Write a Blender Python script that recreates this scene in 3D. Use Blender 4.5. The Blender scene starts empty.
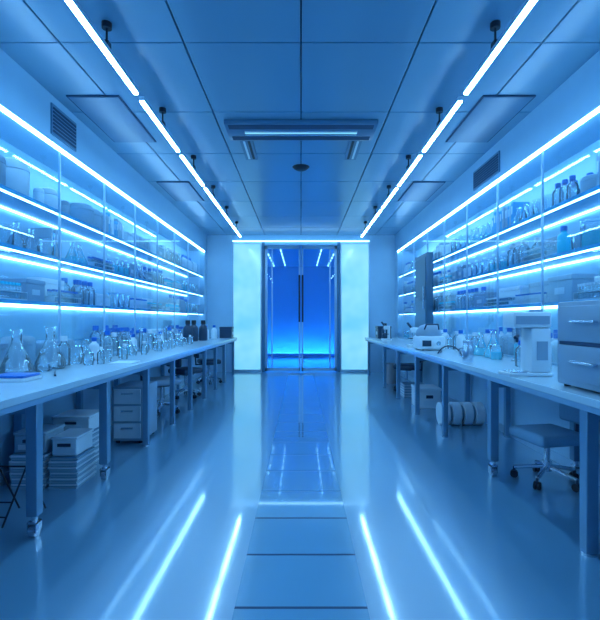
import bpy, bmesh, math, random
from mathutils import Matrix, Vector
random.seed(7)
sc = bpy.context.scene
sc.view_settings.view_transform = 'Standard'
sc.view_settings.look = 'None'
sc.view_settings.exposure = -0.02

# ------------------------------------------------------------ materials
def new_mat(name):
    m = bpy.data.materials.new(name); m.use_nodes = True
    nt = m.node_tree; nt.nodes.clear()
    out = nt.nodes.new('ShaderNodeOutputMaterial')
    return m, nt, out

def pbr(name, col, rough=0.4, metal=0.0, coat=0.0, var=0.06, scale=6.0, bump=0.0, emit=None, estr=0.0, spec=0.5, ior=1.5, crough=0.03, cior=1.5):
    m, nt, out = new_mat(name)
    p = nt.nodes.new('ShaderNodeBsdfPrincipled')
    tc = nt.nodes.new('ShaderNodeTexCoord')
    nz = nt.nodes.new('ShaderNodeTexNoise'); nz.inputs['Scale'].default_value = scale
    nz.inputs['Detail'].default_value = 4
    nt.links.new(tc.outputs['Object'], nz.inputs['Vector'])
    mx = nt.nodes.new('ShaderNodeMix'); mx.data_type = 'RGBA'
    a = tuple(max(0, c*(1-var)) for c in col) + (1,)
    b = tuple(min(1, c*(1+var)) for c in col) + (1,)
    mx.inputs[6].default_value = a; mx.inputs[7].default_value = b
    nt.links.new(nz.outputs['Fac'], mx.inputs[0])
    nt.links.new(mx.outputs[2], p.inputs['Base Color'])
    p.inputs['Roughness'].default_value = rough
    p.inputs['Metallic'].default_value = metal
    p.inputs['Coat Weight'].default_value = coat
    p.inputs['Coat Roughness'].default_value = crough
    p.inputs['Coat IOR'].default_value = cior
    p.inputs['Specular IOR Level'].default_value = spec
    p.inputs['IOR'].default_value = ior
    if bump > 0:
        bp = nt.nodes.new('ShaderNodeBump'); bp.inputs['Strength'].default_value = bump
        bp.inputs['Distance'].default_value = 0.01
        nt.links.new(nz.outputs['Fac'], bp.inputs['Height'])
        nt.links.new(bp.outputs['Normal'], p.inputs['Normal'])
    if emit:
        p.inputs['Emission Color'].default_value = (*emit, 1)
        p.inputs['Emission Strength'].default_value = estr
    nt.links.new(p.outputs[0], out.inputs[0])
    return m

def emis(name, col, s):
    m, nt, out = new_mat(name)
    e = nt.nodes.new('ShaderNodeEmission')
    e.inputs[0].default_value = (*col, 1); e.inputs[1].default_value = s
    nt.links.new(e.outputs[0], out.inputs[0])
    return m

def glass(name, tint=(0.85, 0.95, 1.0), refl=1.0, haze=0.04, rough=0.02, hcol=(0.5, 0.8, 1.0), ior=1.45):
    m, nt, out = new_mat(name)
    t = nt.nodes.new('ShaderNodeBsdfTransparent'); t.inputs[0].default_value = (*tint, 1)
    g = nt.nodes.new('ShaderNodeBsdfGlossy'); g.inputs['Roughness'].default_value = rough
    g.inputs[0].default_value = (0.9, 0.97, 1, 1)
    d = nt.nodes.new('ShaderNodeBsdfDiffuse'); d.inputs[0].default_value = (*hcol, 1)
    m1 = nt.nodes.new('ShaderNodeMixShader'); m1.inputs[0].default_value = haze
    nt.links.new(t.outputs[0], m1.inputs[1]); nt.links.new(d.outputs[0], m1.inputs[2])
    fr = nt.nodes.new('ShaderNodeFresnel'); fr.inputs[0].default_value = ior
    mu = nt.nodes.new('ShaderNodeMath'); mu.operation = 'MULTIPLY'; mu.use_clamp = True
    mu.inputs[1].default_value = refl
    nt.links.new(fr.outputs[0], mu.inputs[0])
    m2 = nt.nodes.new('ShaderNodeMixShader')
    nt.links.new(mu.outputs[0], m2.inputs[0])
    nt.links.new(m1.outputs[0], m2.inputs[1]); nt.links.new(g.outputs[0], m2.inputs[2])
    nt.links.new(m2.outputs[0], out.inputs[0])
    return m

LC = (0.30, 0.66, 1.0)
M = {}
M['floor'] = pbr('epoxy_floor', (0.13, 0.33, 0.50), 0.28, coat=1.0, var=0.08, scale=1.2, spec=0.9, ior=1.9, crough=.075, cior=1.8)
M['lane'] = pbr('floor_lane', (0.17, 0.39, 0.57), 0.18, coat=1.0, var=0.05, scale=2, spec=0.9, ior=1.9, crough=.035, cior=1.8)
M['seam'] = pbr('dark_seam', (0.012, 0.05, 0.12), 0.6)
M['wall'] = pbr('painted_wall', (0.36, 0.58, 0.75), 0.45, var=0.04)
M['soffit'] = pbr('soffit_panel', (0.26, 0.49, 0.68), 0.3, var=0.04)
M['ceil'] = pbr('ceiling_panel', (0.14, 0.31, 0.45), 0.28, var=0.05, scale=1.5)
M['hatch'] = pbr('ceiling_hatch', (0.06, 0.18, 0.31), 0.3)
M['shelf'] = pbr('blue_acrylic_shelf', (0.06, 0.42, 0.74), 0.2, coat=0.4)
M['recess'] = pbr('cabinet_back', (0.26, 0.55, 0.72), 0.35)
M['frame'] = pbr('aluminium_frame', (0.40, 0.60, 0.76), 0.3, metal=0.5)
M['steel'] = pbr('bench_leg_steel', (0.15, 0.31, 0.46), 0.35, metal=0.3)
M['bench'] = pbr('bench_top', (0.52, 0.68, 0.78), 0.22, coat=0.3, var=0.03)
M['benchedge'] = pbr('bench_edge', (0.22, 0.40, 0.58), 0.35)
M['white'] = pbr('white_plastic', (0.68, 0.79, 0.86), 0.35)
M['grey'] = pbr('grey_plastic', (0.27, 0.39, 0.51), 0.45)
M['dark'] = pbr('dark_plastic', (0.02, 0.05, 0.10), 0.35)
M['black'] = pbr('black_rubber', (0.008, 0.015, 0.03), 0.5)
M['metal'] = pbr('brushed_metal', (0.55, 0.65, 0.75), 0.25, metal=0.9)
M['card'] = pbr('carton', (0.31, 0.45, 0.56), 0.7, bump=0.1)
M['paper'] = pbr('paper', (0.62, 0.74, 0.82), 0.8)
M['fabric'] = pbr('seat_fabric', (0.20, 0.38, 0.54), 0.7, bump=0.2, scale=60)
M['blue'] = pbr('blue_plastic', (0.01, 0.16, 0.60), 0.3)
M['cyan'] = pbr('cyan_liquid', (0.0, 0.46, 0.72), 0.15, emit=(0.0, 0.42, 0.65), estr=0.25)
M['tan'] = pbr('tan_board', (0.32, 0.34, 0.38), 0.6)
M['tower'] = pbr('tower_panel', (0.04, 0.12, 0.21), 0.3)
M['led'] = emis('led_white', LC, 60)
M['led_s'] = emis('led_shelf', LC, 12)
M['led_t'] = emis('led_cabinet_top', LC, 32)
M['led_d'] = emis('led_corridor', LC, 5)
M['add_wash'] = emis('added_corridor_wash', (0.08, 0.52, 1.0), 44)  # added glow for hidden floor strips, brightens the lower corridor
M['add_header'] = emis('added_header_fill', (0.08, 0.52, 1.0), 25)  # added glow for a hidden strip above the doors, spreads corridor light
M['pane'] = glass('cabinet_glass', (0.92, 0.98, 1.0), 1.0, 0.06)
M['door_g'] = glass('door_glass', (0.70, 0.90, 1.0), 0.7, 0.04)
M['gl'] = glass('lab_glass', (0.86, 0.96, 1.0), 1.5, 0.18, 0.03, (0.7, 0.9, 1.0), 1.5)
M['corr'] = pbr('corridor_wall', (0.12, 0.42, 0.75), 0.3)

def lit_panel():
    m, nt, out = new_mat('backlit_frosted_glass')
    tc = nt.nodes.new('ShaderNodeTexCoord'); nz = nt.nodes.new('ShaderNodeTexNoise')
    nz.inputs['Scale'].default_value = 1.2
    nt.links.new(tc.outputs['Object'], nz.inputs['Vector'])
    cr = nt.nodes.new('ShaderNodeValToRGB')
    cr.color_ramp.elements[0].position = 0.3; cr.color_ramp.elements[0].color = (0.14, 0.60, 0.92, 1)
    cr.color_ramp.elements[1].position = 0.7; cr.color_ramp.elements[1].color = (0.34, 0.82, 1.0, 1)
    nt.links.new(nz.outputs['Fac'], cr.inputs[0])
    p = nt.nodes.new('ShaderNodeBsdfPrincipled'); p.inputs['Roughness'].default_value = 0.15
    p.inputs['Base Color'].default_value = (0.03, 0.1, 0.2, 1)
    nt.links.new(cr.outputs[0], p.inputs['Emission Color'])
    p.inputs['Emission Strength'].default_value = 0.98
    nt.links.new(p.outputs[0], out.inputs[0])
    return m
M['lit'] = lit_panel()

# ------------------------------------------------------------ mesh builder
class MB:
    def __init__(s, name):
        s.name = name; s.bm = bmesh.new(); s.mats = []
    def mi(s, k):
        if k not in s.mats: s.mats.append(k)
        return s.mats.index(k)
    def merge(s, tb, k, smooth):
        i = s.mi(k)
        for f in tb.faces: f.material_index = i; f.smooth = smooth
        if smooth:
            for e in tb.edges:
                if len(e.link_faces) == 2 and e.calc_face_angle(0) > 0.7: e.smooth = False
        me = bpy.data.meshes.new('tmp'); tb.to_mesh(me); tb.free()
        s.bm.from_mesh(me); bpy.data.meshes.remove(me)
    def box(s, x0, x1, y0, y1, z0, z1, k, bev=0, rot=0, seg=2):
        tb = bmesh.new(); bmesh.ops.create_cube(tb, size=1)
        c = Vector(((x0+x1)/2, (y0+y1)/2, (z0+z1)/2))
        mt = Matrix.Translation(c) @ Matrix.Rotation(rot, 4, 'Z') @ Matrix.Diagonal((abs(x1-x0), abs(y1-y0), abs(z1-z0), 1))
        tb.transform(mt)
        if bev: bmesh.ops.bevel(tb, geom=list(tb.edges), offset=bev, segments=seg, profile=0.5, affect='EDGES')
        s.merge(tb, k, bev > 0); return s
    def quad(s, pts, k):
        tb = bmesh.new(); tb.faces.new([tb.verts.new(p) for p in pts]); s.merge(tb, k, False)
    def cyl(s, p0, p1, r, k, seg=16, r2=None):
        p0 = Vector(p0); p1 = Vector(p1); d = p1-p0
        tb = bmesh.new()
        bmesh.ops.create_cone(tb, cap_ends=True, segments=seg, radius1=r, radius2=r if r2 is None else r2, depth=d.length)
        q = Vector((0, 0, 1)).rotation_difference(d.normalized()).to_matrix().to_4x4()
        tb.transform(Matrix.Translation((p0+p1)/2) @ q)
        s.merge(tb, k, True); return s
    def sph(s, c, r, k, sc_=(1, 1, 1), seg=16):
        tb = bmesh.new(); bmesh.ops.create_uvsphere(tb, u_segments=seg, v_segments=seg//2+2, radius=r)
        tb.transform(Matrix.Translation(c) @ Matrix.Diagonal((*sc_, 1))); s.merge(tb, k, True); return s
    def tube(s, pts, r, k, seg=8):
        for a, b in zip(pts[:-1], pts[1:]): s.cyl(a, b, r, k, seg)
        for p in pts[1:-1]: s.sph(p, r, k, seg=8)
        return s
    def lathe(s, prof, c, k, seg=24):
        tb = bmesh.new(); rings = []
        for r, z in prof:
            if r < 1e-5: rings.append([tb.verts.new((c[0], c[1], c[2]+z))])
            else: rings.append([tb.verts.new((c[0]+r*math.cos(2*math.pi*i/seg), c[1]+r*math.sin(2*math.pi*i/seg), c[2]+z)) for i in range(seg)])
        for a, b in zip(rings[:-1], rings[1:]):
            for i in range(seg):
                j = (i+1) % seg
                if len(a) == 1 and len(b) == 1: continue
                if len(a) == 1: tb.faces.new((a[0], b[j], b[i]))
                elif len(b) == 1: tb.faces.new((a[i], a[j], b[0]))
                else: tb.faces.new((a[i], a[j], b[j], b[i]))
        bmesh.ops.recalc_face_normals(tb, faces=tb.faces)
        s.merge(tb, k, True); return s
    def done(s, yaw=0, pivot=None):
        if yaw:
            p = Vector(pivot); s.bm.transform(Matrix.Translation(p) @ Matrix.Rotation(yaw, 4, 'Z') @ Matrix.Translation(-p))
        vs = s.bm.verts
        lo = Vector([min(v.co[i] for v in vs) for i in range(3)]); hi = Vector([max(v.co[i] for v in vs) for i in range(3)])
        o = Vector(((lo.x+hi.x)/2, (lo.y+hi.y)/2, lo.z))
        for v in vs: v.co -= o
        me = bpy.data.meshes.new(s.name); s.bm.to_mesh(me); s.bm.free()
        for k in s.mats: me.materials.append(M[k])
        ob = bpy.data.objects.new(s.name, me); ob.location = o
        sc.collection.objects.link(ob); return ob

# ------------------------------------------------------------ room
CZ = 3.425; YE = 11.25; YB = -2.0; WX = 2.35; RX = 2.78; BT = 0.88; LEDZ = 2.95
b = MB('floor')
b.box(-2.9, 2.9, YB-.1, 17, -0.1, 0, 'floor')
b.done()
b = MB('floor_centre_strip')  # slightly paler centre strip with thin dark cross lines at the near end
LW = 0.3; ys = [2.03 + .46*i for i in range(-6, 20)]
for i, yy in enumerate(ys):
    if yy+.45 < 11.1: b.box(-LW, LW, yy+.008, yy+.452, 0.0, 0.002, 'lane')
for i, yy in enumerate(ys):
    if yy < 3.2 : b.box(-LW, LW, yy-.008, yy+.008, 0.0, 0.0025, 'seam')
b.done()

b = MB('ceiling')
b.box(-2.9, 2.9, YB-.1, YE+.1, CZ+.03, CZ+.12, 'seam')
gx = [-RX, -1.85, -.9, 0, .9, 1.85, RX]
gy = [YB + 0] ; yy = -1.15
while yy < YE-0.2: gy.append(yy); yy += 1.15
gy.append(YE)
for i in range(len(gx)-1):
    for j in range(len(gy)-1):
        g = .006
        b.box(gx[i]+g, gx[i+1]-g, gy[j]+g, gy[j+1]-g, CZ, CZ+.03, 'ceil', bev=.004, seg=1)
b.done()
for sx in (-1, 1):
    for y0 in (1.35, 4.25, 6.9):
        b = MB('ceiling_access_hatch')
        b.box(sx*1.72, sx*2.22, y0, y0+1.1, CZ-.012, CZ, 'seam')
        b.box(sx*1.735, sx*2.205, y0+.015, y0+1.085, CZ-.016, CZ-.012, 'hatch')
        b.done()

for sx, nm in ((-1, 'left'), (1, 'right')):
    b = MB('wall_'+nm); b.box(sx*RX, sx*2.9, YB, YE, 0, CZ, 'recess'); b.done()
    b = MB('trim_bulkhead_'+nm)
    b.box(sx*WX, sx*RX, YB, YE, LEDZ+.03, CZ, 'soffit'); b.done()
    b = MB('trim_knee_wall_'+nm)
    b.box(sx*WX, sx*RX, YB, YE, 0, BT-.02, 'wall')
    b.box(sx*WX, sx*RX, YB, YE, BT-.02, BT, 'bench'); b.done()
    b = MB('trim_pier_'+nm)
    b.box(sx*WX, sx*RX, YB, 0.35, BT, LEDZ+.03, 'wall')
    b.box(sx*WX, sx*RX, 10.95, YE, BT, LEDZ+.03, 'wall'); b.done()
b = MB('wall_front'); b.box(-2.9, 2.9, YB-.1, YB, 0, CZ, 'wall'); b.done()
b = MB('wall_back')
b.box(-2.9, -1.72, YE, YE+.15, 0, CZ, 'wall'); b.box(1.72, 2.9, YE, YE+.15, 0, CZ, 'wall')
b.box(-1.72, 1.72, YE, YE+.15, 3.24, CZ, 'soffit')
b.done()
for sx, nm in ((-1, 'baseboard_left'), (1, 'baseboard_right')):
    b = MB(nm); b.box(sx*(WX-.015), sx*WX, YB, YE, 0, .09, 'frame'); b.done()

for sx, nm in ((-1, 'window_1'), (1, 'window_2')):
    b = MB(nm)
    a0, a1 = sx*.98, sx*1.72
    b.box(a0, a1, YE+.02, YE+.05, .06, 3.2, 'lit')
    b.box(a0, a1, YE-.02, YE+.08, 3.2, 3.24, 'frame'); b.box(a0, a1, YE-.02, YE+.08, 0, .06, 'frame')
    b.box(a0, a0+sx*.03, YE-.02, YE+.08, .06, 3.2, 'frame'); b.box(a1-sx*.03, a1, YE-.02, YE+.08, .06, 3.2, 'frame')
    b.done()
for sx, nm in ((-1, 'door_1'), (1, 'door_2')):
    b = MB(nm)
    x0, x1 = sx*.015, sx*.90
    b.quad([(x0, YE+.035, .08), (x1, YE+.035, .08), (x1, YE+.035, 3.12), (x0, YE+.035, 3.12)] if sx > 0 else
           [(x1, YE+.035, .08), (x0, YE+.035, .08), (x0, YE+.035, 3.12), (x1, YE+.035, 3.12)], 'door_g')
    b.box(x0, x0+sx*.04, YE+.01, YE+.06, .02, 3.15, 'frame'); b.box(x1-sx*.06, x1, YE+.01, YE+.06, .02, 3.15, 'frame')
    b.box(x1-sx*.19, x1-sx*.16, YE+.012, YE+.058, .08, 3.12, 'frame')
    b.box(x0, x1, YE+.01, YE+.06, .02, .10, 'frame'); b.box(x0, x1, YE+.01, YE+.06, 3.08, 3.15, 'frame')
    hx = sx*.04
    b.box(hx-.022, hx+.022, YE-.07, YE-.04, 1.25, 2.42, 'black')
    for hz in (1.35, 2.3): b.cyl((hx, YE-.05, hz), (hx, YE+.02, hz), .012, 'dark')
    b.done()
b = MB('door_frame')
for sx in (-1, 1): b.box(sx*.905, sx*.975, YE-.04, YE+.12, 0, 3.24, 'hatch')
b.box(-.905, .905, YE-.04, YE+.12, 3.16, 3.24, 'soffit')
b.box(-1.7, 1.7, YE-.10, YE-.04, 3.25, 3.27, 'led_d')
b.done()
# corridor behind the doors, brightened by added strips hidden behind ledges and the header
b = MB('corridor')
for sx in (-1, 1): b.box(sx*1.3, sx*1.4, YE+.16, 16.5, 0, 3.24, 'corr')
b.box(-1.4, 1.4, YE+.16, 16.5, 3.24, 3.3, 'corr')
b.box(-1.4, 1.4, 16.5, 16.6, 0, 3.3, 'corr')
for sx in (-1, 1):
    for i in range(7):
        b.box(sx*.55, sx*.57, 11.7+.65*i, 11.95+.65*i, 3.2, 3.24, 'led_d')
        b.box(sx*.95, sx*.97, 11.9+.65*i, 12.1+.65*i, 3.2, 3.24, 'led_d')
b.box(-1.1, 1.1, YE+.18, YE+.22, 3.20, 3.24, 'add_header')  # added fill strip, out of view behind the header
b.box(-1.29, 1.29, 16.02, 16.05, 0.0, .10, 'corr')  # ledge added to keep the wash strip behind it out of view
b.box(-1.29, 1.29, 16.06, 16.11, 0.0, .05, 'add_wash')
for sx in (-1, 1):
    b.box(sx*1.20, sx*1.22, YE+.3, 16.0, 0, .10, 'corr')  # side ledges added to screen the wash strips
    b.box(sx*1.23, sx*1.26, YE+.3, 16.0, 0, .03, 'add_wash')
b.done()

# ------------------------------------------------------------ cabinets
mull = [2.4+i*1.0 for i in range(-2, 9)]
SH = [1.47, 1.92, 2.38]
for sx in (-1, 1):
    b = MB('glass_shelving_cabinet')
    Y0, Y1 = .36, 10.94
    for z in SH:
        b.box(sx*(WX+.03), sx*RX, Y0, Y1, z-.035, z, 'shelf')
        b.box(sx*(WX+.04), sx*(WX+.055), Y0, Y1, z-.045, z-.035, 'led_s')
        b.box(sx*(RX-.03), sx*(RX-.015), Y0, Y1, z-.045, z-.035, 'led_s')
    b.box(sx*(WX-.004), sx*(WX+.02), Y0, Y1, LEDZ+.004, LEDZ+.028, 'led_t')
    b.box(sx*(WX), sx*(WX+.03), Y0, Y1, BT, BT+.02, 'frame')
    for my in mull:
        b.box(sx*(WX), sx*(WX+.022), my-.007, my+.007, BT+.02, LEDZ+.004, 'frame')
    q = [(sx*(WX+.011), Y0, BT+.02), (sx*(WX+.011), Y1, BT+.02), (sx*(WX+.011), Y1, LEDZ+.004), (sx*(WX+.011), Y0, LEDZ+.004)]
    if sx > 0: q = q[::-1]
    b.quad(q, 'pane')
    b.done()

def vent(sx, y0, y1, z0, z1):
    b = MB('wall_air_vent')
    b.box(sx*(WX-.015), sx*WX, y0, y1, z0, z1, 'hatch')
    n = 7
    for i in range(n):
        z = z0+.02+(z1-z0-.04)*(i+.5)/n
        b.box(sx*(WX-.022), sx*(WX-.015), y0+.02, y1-.02, z-.012, z+.006, 'seam')
    b.done()
vent(-1, 4.22, 4.68, 3.05, 3.34); vent(1, 5.31, 6.1, 3.05, 3.3)

# ------------------------------------------------------------ ceiling fixtures
for sx in (-1, 1):
    for k in range(-3, 5):
        y0 = 3.92+1.3*k; y1 = y0+1.18
        b = MB('linear_pendant_light')
        X = sx*1.39
        b.box(X-.022, X+.022, y0, y1, 3.212, 3.25, 'frame')
        b.box(X-.016, X+.016, y0+.005, y1-.005, 3.2, 3.212, 'led')
        yc = y0+.6
        b.cyl((X, yc, 3.25), (X, yc, CZ-.03), .008, 'black', 8)
        b.cyl((X, yc, CZ-.04), (X, yc, CZ), .035, 'black', 12)
        b.box(X-.02, X+.02, yc-.03, yc+.03, 3.25, 3.29, 'black')
        b.done()
b = MB('air_conditioner_cassette')
b.box(-.82, .82, 4.76, 5.22, CZ-.05, CZ, 'hatch', bev=.01)
b.box(-.78, .78, 4.79, 4.89, CZ-.054, CZ-.048, 'seam')
b.box(-.62, .62, 4.94, 4.96, CZ-.056, CZ-.048, 'frame')
b.box(-.62, .62, 4.98, 5.01, CZ-.054, CZ-.048, 'lit')
b.box(-.62, .62, 5.03, 5.05, CZ-.056, CZ-.048, 'frame')
b.box(-.78, .78, 5.09, 5.18, CZ-.054, CZ-.048, 'seam')
b.done()
for sx in (-1, 1):
    b = MB('ceiling_slot_diffuser')
    b.box(sx*.57, sx*.72, 5.26, 5.92, CZ-.02, CZ, 'hatch')
    b.box(sx*.60, sx*.63, 5.30, 5.88, CZ-.024, CZ-.02, 'black'); b.box(sx*.66, sx*.685, 5.30, 5.88, CZ-.024, CZ-.02, 'white')
    b.done()
b = MB('smoke_detector')
b.lathe([(0, -.04), (.07, -.04), (.10, -.02), (.12, 0), (0, 0)], (0, 6.25, CZ), 'black'); b.done()

# ------------------------------------------------------------ benches
def caster(b, x, y):
    b.cyl((x, y, .09), (x, y, .13), .02, 'metal', 10)
    b.box(x-.028, x-.022, y-.03, y+.03, .03, .095, 'metal'); b.box(x+.022, x+.028, y-.03, y+.03, .03, .095, 'metal')
    b.box(x-.028, x+.028, y-.03, y+.03, .085, .095, 'metal')
    b.cyl((x-.018, y, .038), (x+.018, y, .038), .038, 'metal', 18)
def bench(sx, ylist, cast):
    b = MB('laboratory_bench')
    E = 1.55
    b.box(sx*E, sx*(WX-.002), .6, 10.95, BT-.045, BT, 'bench', bev=.004, seg=1)
    b.box(sx*(E+.012), sx*(WX-.02), .62, 10.93, BT-.08, BT-.045, 'benchedge')
    for i, yy in enumerate(ylist):
        r = .034 if yy < 4 else .028
        c = i in cast
        for lx in (1.60, 2.29):
            b.box(sx*lx-r, sx*lx+r, yy-r, yy+r, .13 if c else 0.012, BT-.08, 'steel', bev=.004, seg=1)
            if c: caster(b, sx*lx, yy)
            else: b.cyl((sx*lx, yy, 0), (sx*lx, yy, .014), r*1.2, 'metal')
        b.box(sx*1.63, sx*2.26, yy-.02, yy+.02, BT-.14, BT-.08, 'steel')
    b.done()
bench(-1, [.8, 1.73, 2.70, 3.67, 4.65, 5.6, 6.5, 7.45, 8.4, 9.35, 10.6], {2, 3})
bench(1, [.9, 2.5, 3.75, 5.0, 6.2, 7.4, 8.6, 10.6], {2})

# ------------------------------------------------------------ glassware
def flask(x, y, z, s=1.0, liq=None, name='erlenmeyer_flask'):
    b = MB(name)
    b.lathe([(0, .002), (.095*s, .002), (.105*s, .015*s), (.10*s, .05*s), (.035*s, .20*s), (.030*s, .215*s), (.030*s, .285*s), (.040*s, .30*s)], (x, y, z), 'gl')
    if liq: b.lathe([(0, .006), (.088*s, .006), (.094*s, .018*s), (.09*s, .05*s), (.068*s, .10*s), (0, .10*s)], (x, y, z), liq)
    b.done()
def bottle(x, y, z, s=1.0, body='gl', cap='blue', liq=None, name='reagent_bottle'):
    b = MB(name)
    b.lathe([(0, .001), (.042*s, .001), (.046*s, .008*s), (.046*s, .13*s), (.040*s, .15*s), (.020*s, .17*s), (.020*s, .19*s)], (x, y, z), body)
    b.lathe([(.024*s, .18*s), (.024*s, .215*s), (.021*s, .218*s), (0, .218*s)], (x, y, z), cap)
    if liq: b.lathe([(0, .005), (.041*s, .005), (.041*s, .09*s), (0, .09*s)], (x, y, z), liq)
    b.done()
def beaker(x, y, z, s=1.0, liq=None):
    b = MB('beaker')
    b.lathe([(0, .001), (.045*s, .001), (.05*s, .008*s), (.05*s, .125*s), (.056*s, .13*s)], (x, y, z), 'gl')
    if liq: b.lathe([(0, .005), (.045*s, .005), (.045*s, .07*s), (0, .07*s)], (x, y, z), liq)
    b.done()
def cylgrad(x, y, z, s=1.0, liq=None):
    b = MB('graduated_cylinder')
    b.lathe([(0, 0), (.05*s, 0), (.05*s, .012*s), (.022*s, .02*s), (.022*s, .30*s), (.028*s, .31*s)], (x, y, z), 'gl')
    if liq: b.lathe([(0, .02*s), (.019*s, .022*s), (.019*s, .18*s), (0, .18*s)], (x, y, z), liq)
    b.done()
def canister(x, y, z, r=.1, h=.26, mat='white'):
    b = MB('storage_canister')
    b.lathe([(0, 0), (r*.95, 0), (r, .01), (r, h*.66), (r*.96, h*.68), (r*1.02, h*.69), (r*1.02, h*.80), (r*.92, h*.91), (r*.6, h*.98), (0, h)], (x, y, z), mat)
    b.done()
def cart(x, y, z, w=.2, d=.25, h=.2, mat='card'):
    b = MB('storage_box')
    b.box(x-w/2, x+w/2, y-d/2, y+d/2, z, z+h*.8, mat, bev=.005, seg=1)
    b.box(x-w/2-.005, x+w/2+.005, y-d/2-.005, y+d/2+.005, z+h*.8, z+h, mat, bev=.005, seg=1)
    s = 1 if x < 0 else -1
    b.box(x+s*(w/2), x+s*(w/2+.004), y-d*.2, y+d*.2, z+h*.3, z+h*.55, 'paper')
    b.done()
def vials(sx, x, z, y0, y1, h=.10, liq='gl', cap='white', rows=2, pitch=.045):
    x = sx*x
    b = MB('rack_of_vials')
    n = int((y1-y0)/pitch)
    b.box(x-.05, x+.05, y0-.02, y1+.0, z, z+.012, 'white'); b.box(x-.05, x+.05, y0-.02, y1, z+h*.45, z+h*.5, 'white')
    for e in (y0-.018, y1-.006): b.box(x-.05, x+.05, e, e+.006, z+.012, z+h*.45, 'white')
    for r in range(rows):
        xx = x-.025+.05*r
        for i in range(n):
            yy = y0+.01+pitch*i
            if yy > y1-.03: break
            b.cyl((xx, yy, z+.013), (xx, yy, z+h*.85), .014, liq, 8)
            b.cyl((xx, yy, z+h*.85), (xx, yy, z+h), .015, cap, 8)
    b.done()
def binders(sx, z, y0, n, x=2.5):
    b = MB('row_of_binders'); y = y0
    for i in range(n):
        t = random.choice([.05, .07, .04]); h = random.uniform(.24, .32)
        k = random.choice(['card', 'white', 'grey', 'shelf'])
        b.box(sx*x, sx*(x+.2), y, y+t, z, z+h, k, bev=.004, seg=1)
        b.box(sx*(x-.002), sx*x, y+t*.25, y+t*.75, z+h*.55, z+h*.85, 'paper')
        y += t+.004
    b.done()
    return y
rf = random.Random(11)
def fill(sx, z, y0, y1, w):
    """stock a shelf densely from y0 to y1; w = list of kinds to draw from"""
    y = y0
    while y < y1-.25:
        k = rf.choice(w)
        if k == 'bot':
            s = rf.uniform(1.1, 1.45); n = rf.choice([3, 4, 5]); p = .105*s
            body = rf.choice(['gl', 'gl', 'white', 'card']); cap = rf.choice(['blue', 'white']); lq = rf.choice(['cyan', None, None, 'paper']) if body == 'gl' else None
            for i in range(n):
                if y+p > y1: break
                bottle(sx*2.49, y+p/2, z, s, body, cap, lq); 
                if i % 2 == 0: bottle(sx*2.65, y+p/2, z, s*1.1, body, cap)
                y += p
        elif k == 'bea':
            s = rf.uniform(1.2, 1.6); lq = rf.choice(['cyan', None, None])
            for i in range(3):
                beaker(sx*2.49, y+.065*s, z, s, lq); y += .125*s
        elif k == 'can':
            r = rf.uniform(.07, .11); h = rf.uniform(.18, .28); m = rf.choice(['white', 'card', 'white'])
            for i in range(rf.choice([1, 2, 3])):
                if y+2.1*r > y1: break
                canister(sx*2.54, y+r*1.03, z, r, h, m); y += 2.12*r
        elif k == 'via':
            L = min(rf.uniform(.45, .8), y1-y-.05)
            vials(sx, 2.46, z, y+.02, y+L, rf.uniform(.11, .15), rf.choice(['gl', 'gl', 'cyan', 'white']), rf.choice(['white', 'blue', 'cyan']), rows=2)
            if rf.random() < .6: cart(sx*2.64, y+L/2, z, .14, L*.8, rf.uniform(.18, .26), rf.choice(['white', 'card']))
            y += L+.03
        elif k == 'box':
            d = rf.uniform(.2, .4); cart(sx*2.58, y+d/2+.01, z, .24, d, rf.uniform(.14, .26), rf.choice(['white', 'card', 'grey'])); y += d+.03
        elif k == 'bin':
            y = binders(sx, z, y, rf.choice([4, 5, 6]))
        elif k == 'fla':
            s = rf.uniform(.7, .9)
            for i in range(2):
                flask(sx*2.51, y+.11*s, z, s, rf.choice(['cyan', None])); y += .22*s
        y += rf.uniform(.01, .06)

# left bench items
flask(-2.18, 3.45, BT, 1.15); flask(-2.16, 3.88, BT, 1.2)
flask(-2.10, 3.66, BT, .6)
rl = random.Random(3)
y = 4.15; i = 0
while y < 8.3:
    x = -2.2 + rl.uniform(0, .05)
    t = i % 6
    if t == 0: bottle(x, y, BT, 1.25, 'gl', 'white')
    elif t == 1: beaker(x, y, BT, 1.3, 'cyan' if i == 7 else None)
    elif t == 2: flask(x+.02, y, BT, .75)
    elif t == 3: bottle(x, y, BT, 1.1, 'white', 'blue')
    elif t == 4: cylgrad(x, y, BT, 1.0)
    else: bottle(x, y, BT, 1.4, 'gl', 'blue', 'paper')
    if i % 2 == 0: beaker(x+.2, y+.06, BT, .9)
    if i % 3 == 1: bottle(x+.26, y-.04, BT, .75, 'gl', 'white')
    y += .19; i += 1
for q in ((-2.15, 8.55), (-2.12, 8.9), (-2.0, 9.2)): bottle(*q, BT, 1.9, 'dark', 'black')
for q in ((-2.05, 9.7), (-1.95, 10.1)): bottle(*q, BT, 1.4, 'white', 'blue')
cart(-1.75, 10.6, BT, .28, .3, .26, 'dark')
b = MB('specimen_tray')
b.box(-2.12, -1.86, 3.02, 3.24, BT, BT+.025, 'white', bev=.006); b.box(-2.11, -1.87, 3.03, 3.23, BT+.026, BT+.045, 'blue', bev=.006)
b.done()
b = MB('scalpel'); b.cyl((-1.83, 3.35, BT+.008), (-1.98, 3.62, BT+.008), .007, 'dark', 8); b.cyl((-1.98, 3.62, BT+.008), (-2.01, 3.675, BT+.006), .006, 'metal', 8, .001); b.done()
b = MB('marker_pen'); b.cyl((-1.68, 2.5, BT+.009), (-1.80, 2.62, BT+.009), .008, 'dark', 10); b.cyl((-1.80, 2.62, BT+.009), (-1.83, 2.65, BT+.009), .009, 'blue', 10); b.done()
b = MB('paper_sheet_stack')
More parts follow.
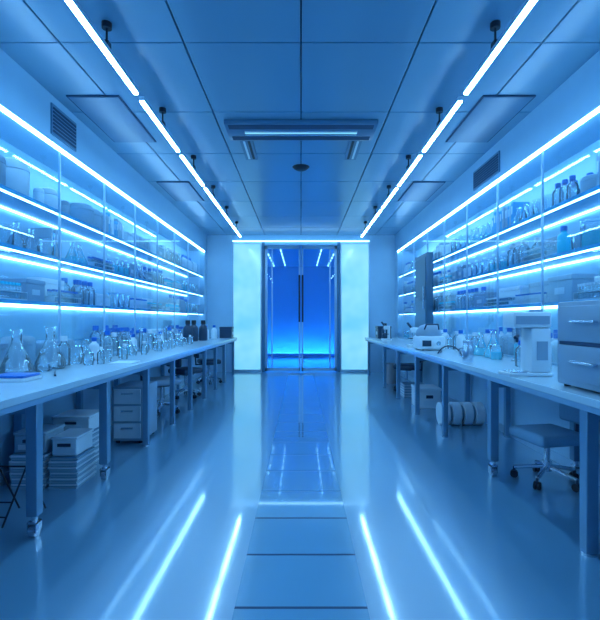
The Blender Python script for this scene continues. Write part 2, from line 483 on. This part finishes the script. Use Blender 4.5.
for q in range(3): b.box(-1.85, -1.64, 4.3, 4.6, BT+.002*q, BT+.002*q+.0018, 'paper', rot=.03*q)
b.done()

# left shelves
Z1, Z2, Z3 = SH
canister(-2.52, 3.95, Z3, .12, .33); canister(-2.46, 4.22, Z3, .045, .16)
canister(-2.50, 4.45, Z3, .085, .22, 'white'); canister(-2.46, 4.68, Z3, .05, .16, 'grey')
canister(-2.52, 5.15, Z3, .13, .25, 'card'); canister(-2.48, 3.6, Z3, .1, .26, 'grey')
fill(-1, Z3, 5.35, 10.9, ['can', 'box', 'bot', 'can', 'bin'])
flask(-2.50, 3.95, Z2, .8); flask(-2.50, 4.17, Z2, .75); beaker(-2.46, 3.74, Z2, 1.3); beaker(-2.46, 4.35, Z2, 1.3)
binders(-1, Z2, 4.5, 4)
fill(-1, Z2, 4.85, 10.9, ['bot', 'bea', 'via', 'box', 'bin', 'fla'])
fill(-1, Z1, 3.5, 10.9, ['via', 'via', 'bea', 'bot', 'box'])
fill(-1, Z2, 2.6, 3.6, ['bot', 'bea']); fill(-1, Z3, 2.6, 3.5, ['can'])

# right bench items
b = MB('drawer_cabinet')
b.box(1.66, 2.12, 2.28, 2.92, BT+.015, BT+.535, 'grey', bev=.012)
for z0 in (BT+.05, BT+.29):
    b.box(1.645, 1.662, 2.32, 2.88, z0, z0+.215, 'grey', bev=.006)
    b.cyl((1.615, 2.48, z0+.12), (1.615, 2.70, z0+.12), .009, 'metal', 10)
    for yy in (2.50, 2.68): b.cyl((1.615, yy, z0+.12), (1.65, yy, z0+.12), .007, 'metal', 8)
    b.box(1.64, 1.646, 2.36, 2.42, z0+.15, z0+.18, 'white')
b.box(1.648, 1.66, 2.33, 2.87, BT+.267, BT+.288, 'seam')
for px in (1.70, 2.08):
    for py in (2.33, 2.87): b.cyl((px, py, BT), (px, py, BT+.018), .02, 'black', 10)
b.done()
b = MB('coffee_machine')
b.box(1.54, 1.86, 3.32, 3.52, BT, BT+.025, 'white', bev=.008)
b.box(1.56, 1.68, 3.34, 3.50, BT+.025, BT+.032, 'metal')
b.box(1.72, 1.87, 3.36, 3.54, BT+.025, BT+.36, 'white', bev=.015)
b.box(1.58, 1.87, 3.35, 3.54, BT+.36, BT+.48, 'white', bev=.018)
b.box(1.60, 1.85, 3.345, 3.352, BT+.39, BT+.45, 'grey')
b.cyl((1.65, 3.44, BT+.29), (1.65, 3.44, BT+.36), .032, 'metal', 16)
b.cyl((1.65, 3.44, BT+.25), (1.65, 3.44, BT+.29), .012, 'dark', 10)
b.tube([(1.65, 3.42, BT+.30), (1.59, 3.34, BT+.295), (1.57, 3.30, BT+.29)], .012, 'dark')
b.box(1.76, 1.84, 3.352, 3.36, BT+.12, BT+.26, 'grey')
b.cyl((1.80, 3.45, BT+.48), (1.80, 3.45, BT+.50), .05, 'grey', 20)
b.done()
b = MB('steel_thermos')
b.lathe([(0, 0), (.05, 0), (.053, .005), (.053, .15), (.045, .17), (.045, .19), (.048, .19), (.048, .21), (.02, .22), (0, .22)], (1.60+.07, 4.5, BT), 'metal')
b.tube([(1.617, 4.5, BT+.14), (1.585, 4.5, BT+.13), (1.585, 4.5, BT+.06), (1.617, 4.5, BT+.05)], .006, 'metal'); b.done()
b = MB('centrifuge')
b.box(1.62, 1.98, 6.15, 6.55, BT+.01, BT+.20, 'white', bev=.04, seg=4)
b.lathe([(.17, 0), (.175, .03), (.165, .08), (.12, .14), (.05, .165), (0, .17)], (1.80, 6.35, BT+.195), 'grey', 32)
b.cyl((1.72, 6.17, BT+.36), (1.88, 6.17, BT+.36), .01, 'dark', 8)
b.tube([(1.72, 6.17, BT+.36), (1.70, 6.2, BT+.29)], .01, 'dark'); b.tube([(1.88, 6.17, BT+.36), (1.90, 6.2, BT+.29)], .01, 'dark')
b.box(1.66, 1.78, 6.142, 6.152, BT+.06, BT+.14, 'dark'); b.cyl((1.88, 6.14, BT+.10), (1.88, 6.16, BT+.10), .03, 'metal')
for px in (1.68, 1.92):
    for py in (6.2, 6.5): b.cyl((px, py, BT), (px, py, BT+.02), .02, 'black', 10)
b.done()
b = MB('laboratory_hose')
pts = [(1.78+.10*math.cos(a)*(.8), 5.2+a*.12, BT+.01+.10*max(0, math.sin(a))) for a in [k*.35 for k in range(18)]]
b.tube(pts, .008, 'dark', 6); b.done()
flask(2.16, 5.05, BT, 1.0, 'cyan'); flask(2.14, 5.35, BT, .9, 'cyan'); beaker(2.08, 4.8, BT, 1.2, 'cyan'); cylgrad(2.2, 4.6, BT, 1.0, 'cyan')
bottle(2.2, 4.25, BT, 1.5, 'gl', 'white', 'cyan'); bottle(2.15, 3.98, BT, 1.3, 'white', 'blue'); bottle(1.98, 4.05, BT, 1.1, 'gl', 'blue')
y = 5.7
i = 0
while y < 7.7:
    [lambda: bottle(2.2, y, BT, 1.2, 'gl', 'white'), lambda: beaker(2.2, y, BT, 1.2), lambda: bottle(2.18, y, BT, 1.3, 'white', 'blue')][i % 3]()
    y += .22; i += 1
b = MB('tall_equipment_tower')
b.box(2.22, 2.34, 7.95, 8.75, BT, 2.5, 'tower', bev=.01)
b.box(2.21, 2.22, 8.0, 8.7, 1.0, 1.65, 'hatch'); b.box(2.21, 2.22, 8.0, 8.7, 1.72, 2.42, 'tower')
b.cyl((2.19, 8.05, 1.5), (2.19, 8.05, 1.9), .012, 'metal')
for hz in (1.52, 1.88): b.cyl((2.19, 8.05, hz), (2.22, 8.05, hz), .009, 'metal', 8)
b.done()
for q in ((1.8, 7.2), (1.78, 9.4)):
    b = MB('microscope'); x, y = q
    b.box(x-.09, x+.09, y-.12, y+.12, BT, BT+.03, 'white', bev=.008)
    b.box(x+.03, x+.08, y-.03, y+.03, BT+.03, BT+.30, 'white', bev=.01)
    b.box(x-.08, x+.04, y-.06, y+.06, BT+.12, BT+.135, 'dark')
    b.cyl((x-.02, y, BT+.15), (x-.02, y, BT+.22), .015, 'metal'); b.box(x-.05, x+.07, y-.035, y+.035, BT+.22, BT+.30, 'white', bev=.012)
    b.cyl((x-.02, y, BT+.28), (x-.10, y, BT+.38), .018, 'dark')
    b.done()
bottle(1.85, 9.9, BT, 1.6, 'dark', 'black'); cart(1.9, 10.4, BT, .3, .35, .28, 'dark')

# right shelves
bottle(2.50, 4.28, Z2, 1.25, 'cyan', 'blue'); beaker(2.5, 3.85, Z2, 1.9, 'cyan'); beaker(2.52, 4.08, Z2, 1.2); bottle(2.5, 3.6, Z2, 1.5, 'gl', 'blue', 'cyan')
fill(1, Z2, 4.4, 10.9, ['via', 'bot', 'via', 'bea', 'box'])
fill(1, Z1, 3.5, 10.9, ['via', 'via', 'via', 'bot', 'box'])
fill(1, Z3, 3.5, 10.9, ['bot', 'can', 'bea', 'bin', 'fla'])
fill(1, Z2, 2.6, 3.5, ['bot']); fill(1, Z3, 2.6, 3.5, ['can', 'bot'])
for sx in (-1, 1): fill(sx, BT+.001, 3.4, 10.9, ['box', 'can', 'bot', 'bea'])

# ------------------------------------------------------------ under the benches
def crate(x0, x1, y0, y1, z0, h, k='card'):
    b = MB('storage_crate')
    b.box(x0, x1, y0, y1, z0, z0+h*.86, k, bev=.006, seg=1)
    b.box(x0-.008, x1+.008, y0-.008, y1+.008, z0+h*.86, z0+h, k, bev=.005, seg=1)
    xm = (x0+x1)/2; b.box(xm-.05, xm+.05, y0-.012, y0-.002, z0+h*.5, z0+h*.65, 'dark'); b.box(xm-.09, xm+.09, y0-.004, y0, z0+h*.15, z0+h*.4, 'paper')
    b.done()
def ream(x0, x1, y0, y1, z0, n, t=.022):
    b = MB('stack_of_trays')
    for i in range(n):
        d = random.uniform(-.006, .006)
        b.box(x0+d, x1+d, y0+d, y1+d, z0+i*t, z0+i*t+t*.62, 'paper' if i % 2 else 'card')
        b.box(x0+.01, x1-.01, y0+.01, y1-.01, z0+i*t+t*.62, z0+(i+1)*t, 'steel')
    b.done()
ream(-2.24, -1.97, 3.46, 3.80, 0, 12); ream(-1.94, -1.72, 3.46, 3.78, 0, 11)
crate(-2.23, -1.99, 3.50, 3.78, .266, .16); crate(-1.93, -1.74, 3.49, 3.76, .244, .15, 'white')
ream(-2.2, -1.85, 3.95, 4.3, 0, 14)
crate(-2.19, -1.87, 3.97, 4.28, .31, .14, 'white')
b = MB('under_bench_drawer_unit')
b.box(-1.98, -1.66, 4.72, 5.2, .03, .60, 'grey', bev=.008)
for z0 in (.06, .24, .42):
    b.box(-1.96, -1.68, 4.708, 4.722, z0, z0+.155, 'white', bev=.003, seg=1); b.box(-1.88, -1.76, 4.695, 4.708, z0+.1, z0+.115, 'metal')
for px in (-1.94, -1.70):
    for py in (4.77, 5.15): b.cyl((px, py, 0), (px, py, .032), .02, 'black', 10)
b.done()
b = MB('wire_magazine_stand')
for x in (-1.98, -1.80):
    b.tube([(x-.06, 2.8, 0.006), (x, 2.95, .34), (x+.04, 3.1, .006)], .006, 'black')
b.tube([(-1.98, 2.95, .34), (-1.80, 2.95, .34)], .006, 'black')
for z in (.06, .14): b.tube([(-2.04+z*.15, 2.8+z*.44, z), (-1.86+z*.15, 2.8+z*.44, z)], .005, 'black')
b.done()

def office_chair(x, y, rot=0.0, seat=.42, k='fabric', bh=.3, base='metal', yaw=0.0, sw=.21):
    b = MB('office_chair')
    for i in range(5):
        a = rot+i*2*math.pi/5
        ex, ey = x+.24*math.cos(a), y+.24*math.sin(a)
        b.tube([(x, y, .13), (ex, ey, .085)], .017, base)
        b.cyl((ex, ey, .05), (ex, ey, .09), .010, 'dark', 8)
        t = Vector((-math.sin(a), math.cos(a), 0))*.022; c = Vector((ex, ey, .03))
        b.cyl(c-t, c-t*.3, .03, 'black', 14); b.cyl(c+t*.3, c+t, .03, 'black', 14)
    b.cyl((x, y, .09), (x, y, .17), .035, base); b.cyl((x, y, .17), (x, y, seat-.06), .022, base)
    b.box(x-.1, x+.1, y-.1, y+.1, seat-.075, seat-.05, 'dark', bev=.005)
    b.box(x-sw, x+sw, y-sw, y+sw, seat-.05, seat+.04, k, bev=.035, seg=4)
    b.tube([(x, y+.1, seat-.06), (x, y+sw+.06, seat-.06), (x, y+sw+.07, seat+.12)], .014, 'dark')
    b.box(x-.16, x+.16, y+sw+.02, y+sw+.08, seat+.08, seat+.08+bh, k, bev=.025, seg=4)
    b.done(yaw, (x, y, 0))
office_chair(1.98, 3.62, .3, .38, bh=.26, yaw=math.radians(-80))
office_chair(-1.95, 6.3, .1, .45, k='grey', bh=.24, yaw=2.2)
office_chair(-1.95, 7.6, .5, .45, k='dark', bh=.24, yaw=2.6)
office_chair(-1.9, 9.3, .5, .45, k='dark', bh=.22, yaw=2)
office_chair(1.95, 8.3, .5, .45, k='dark', bh=.22, yaw=-2)
b = MB('filter_roll_stack')
for i in range(4):
    x = 1.72+.14*i
    b.cyl((x, 5.6, .14), (x+.1, 5.6, .14), .14, 'white', 28); b.cyl((x+.1, 5.6, .14), (x+.14 if i < 3 else x+.1001, 5.6, .14), .10, 'grey', 20)
b.done()
crate(1.72, 2.05, 6.6, 7.0, 0, .3, 'white')
ream(1.72, 2.1, 7.5, 7.9, 0, 10)
b = MB('waste_bin'); b.lathe([(0, 0), (.12, 0), (.15, .38), (.16, .38), (.16, .40), (.14, .40), (.11, .02), (0, .02)], (1.85, 9.3, 0), 'tan'); b.done()

# ------------------------------------------------------------ world + camera
w = bpy.data.worlds.new('World'); sc.world = w; w.use_nodes = True
w.node_tree.nodes['Background'].inputs[0].default_value = (0.05, 0.2, 0.5, 1)
w.node_tree.nodes['Background'].inputs[1].default_value = 0.3
cam = bpy.data.cameras.new('camera'); co = bpy.data.objects.new('camera', cam); sc.collection.objects.link(co)
co.location = (0, 0, 1.3); co.rotation_euler = (math.radians(90), 0, 0)
cam.sensor_fit = 'HORIZONTAL'; cam.sensor_width = 36; cam.lens = 27
cam.shift_x = -1/600; cam.shift_y = 10/600; cam.clip_start = .02
sc.camera = co
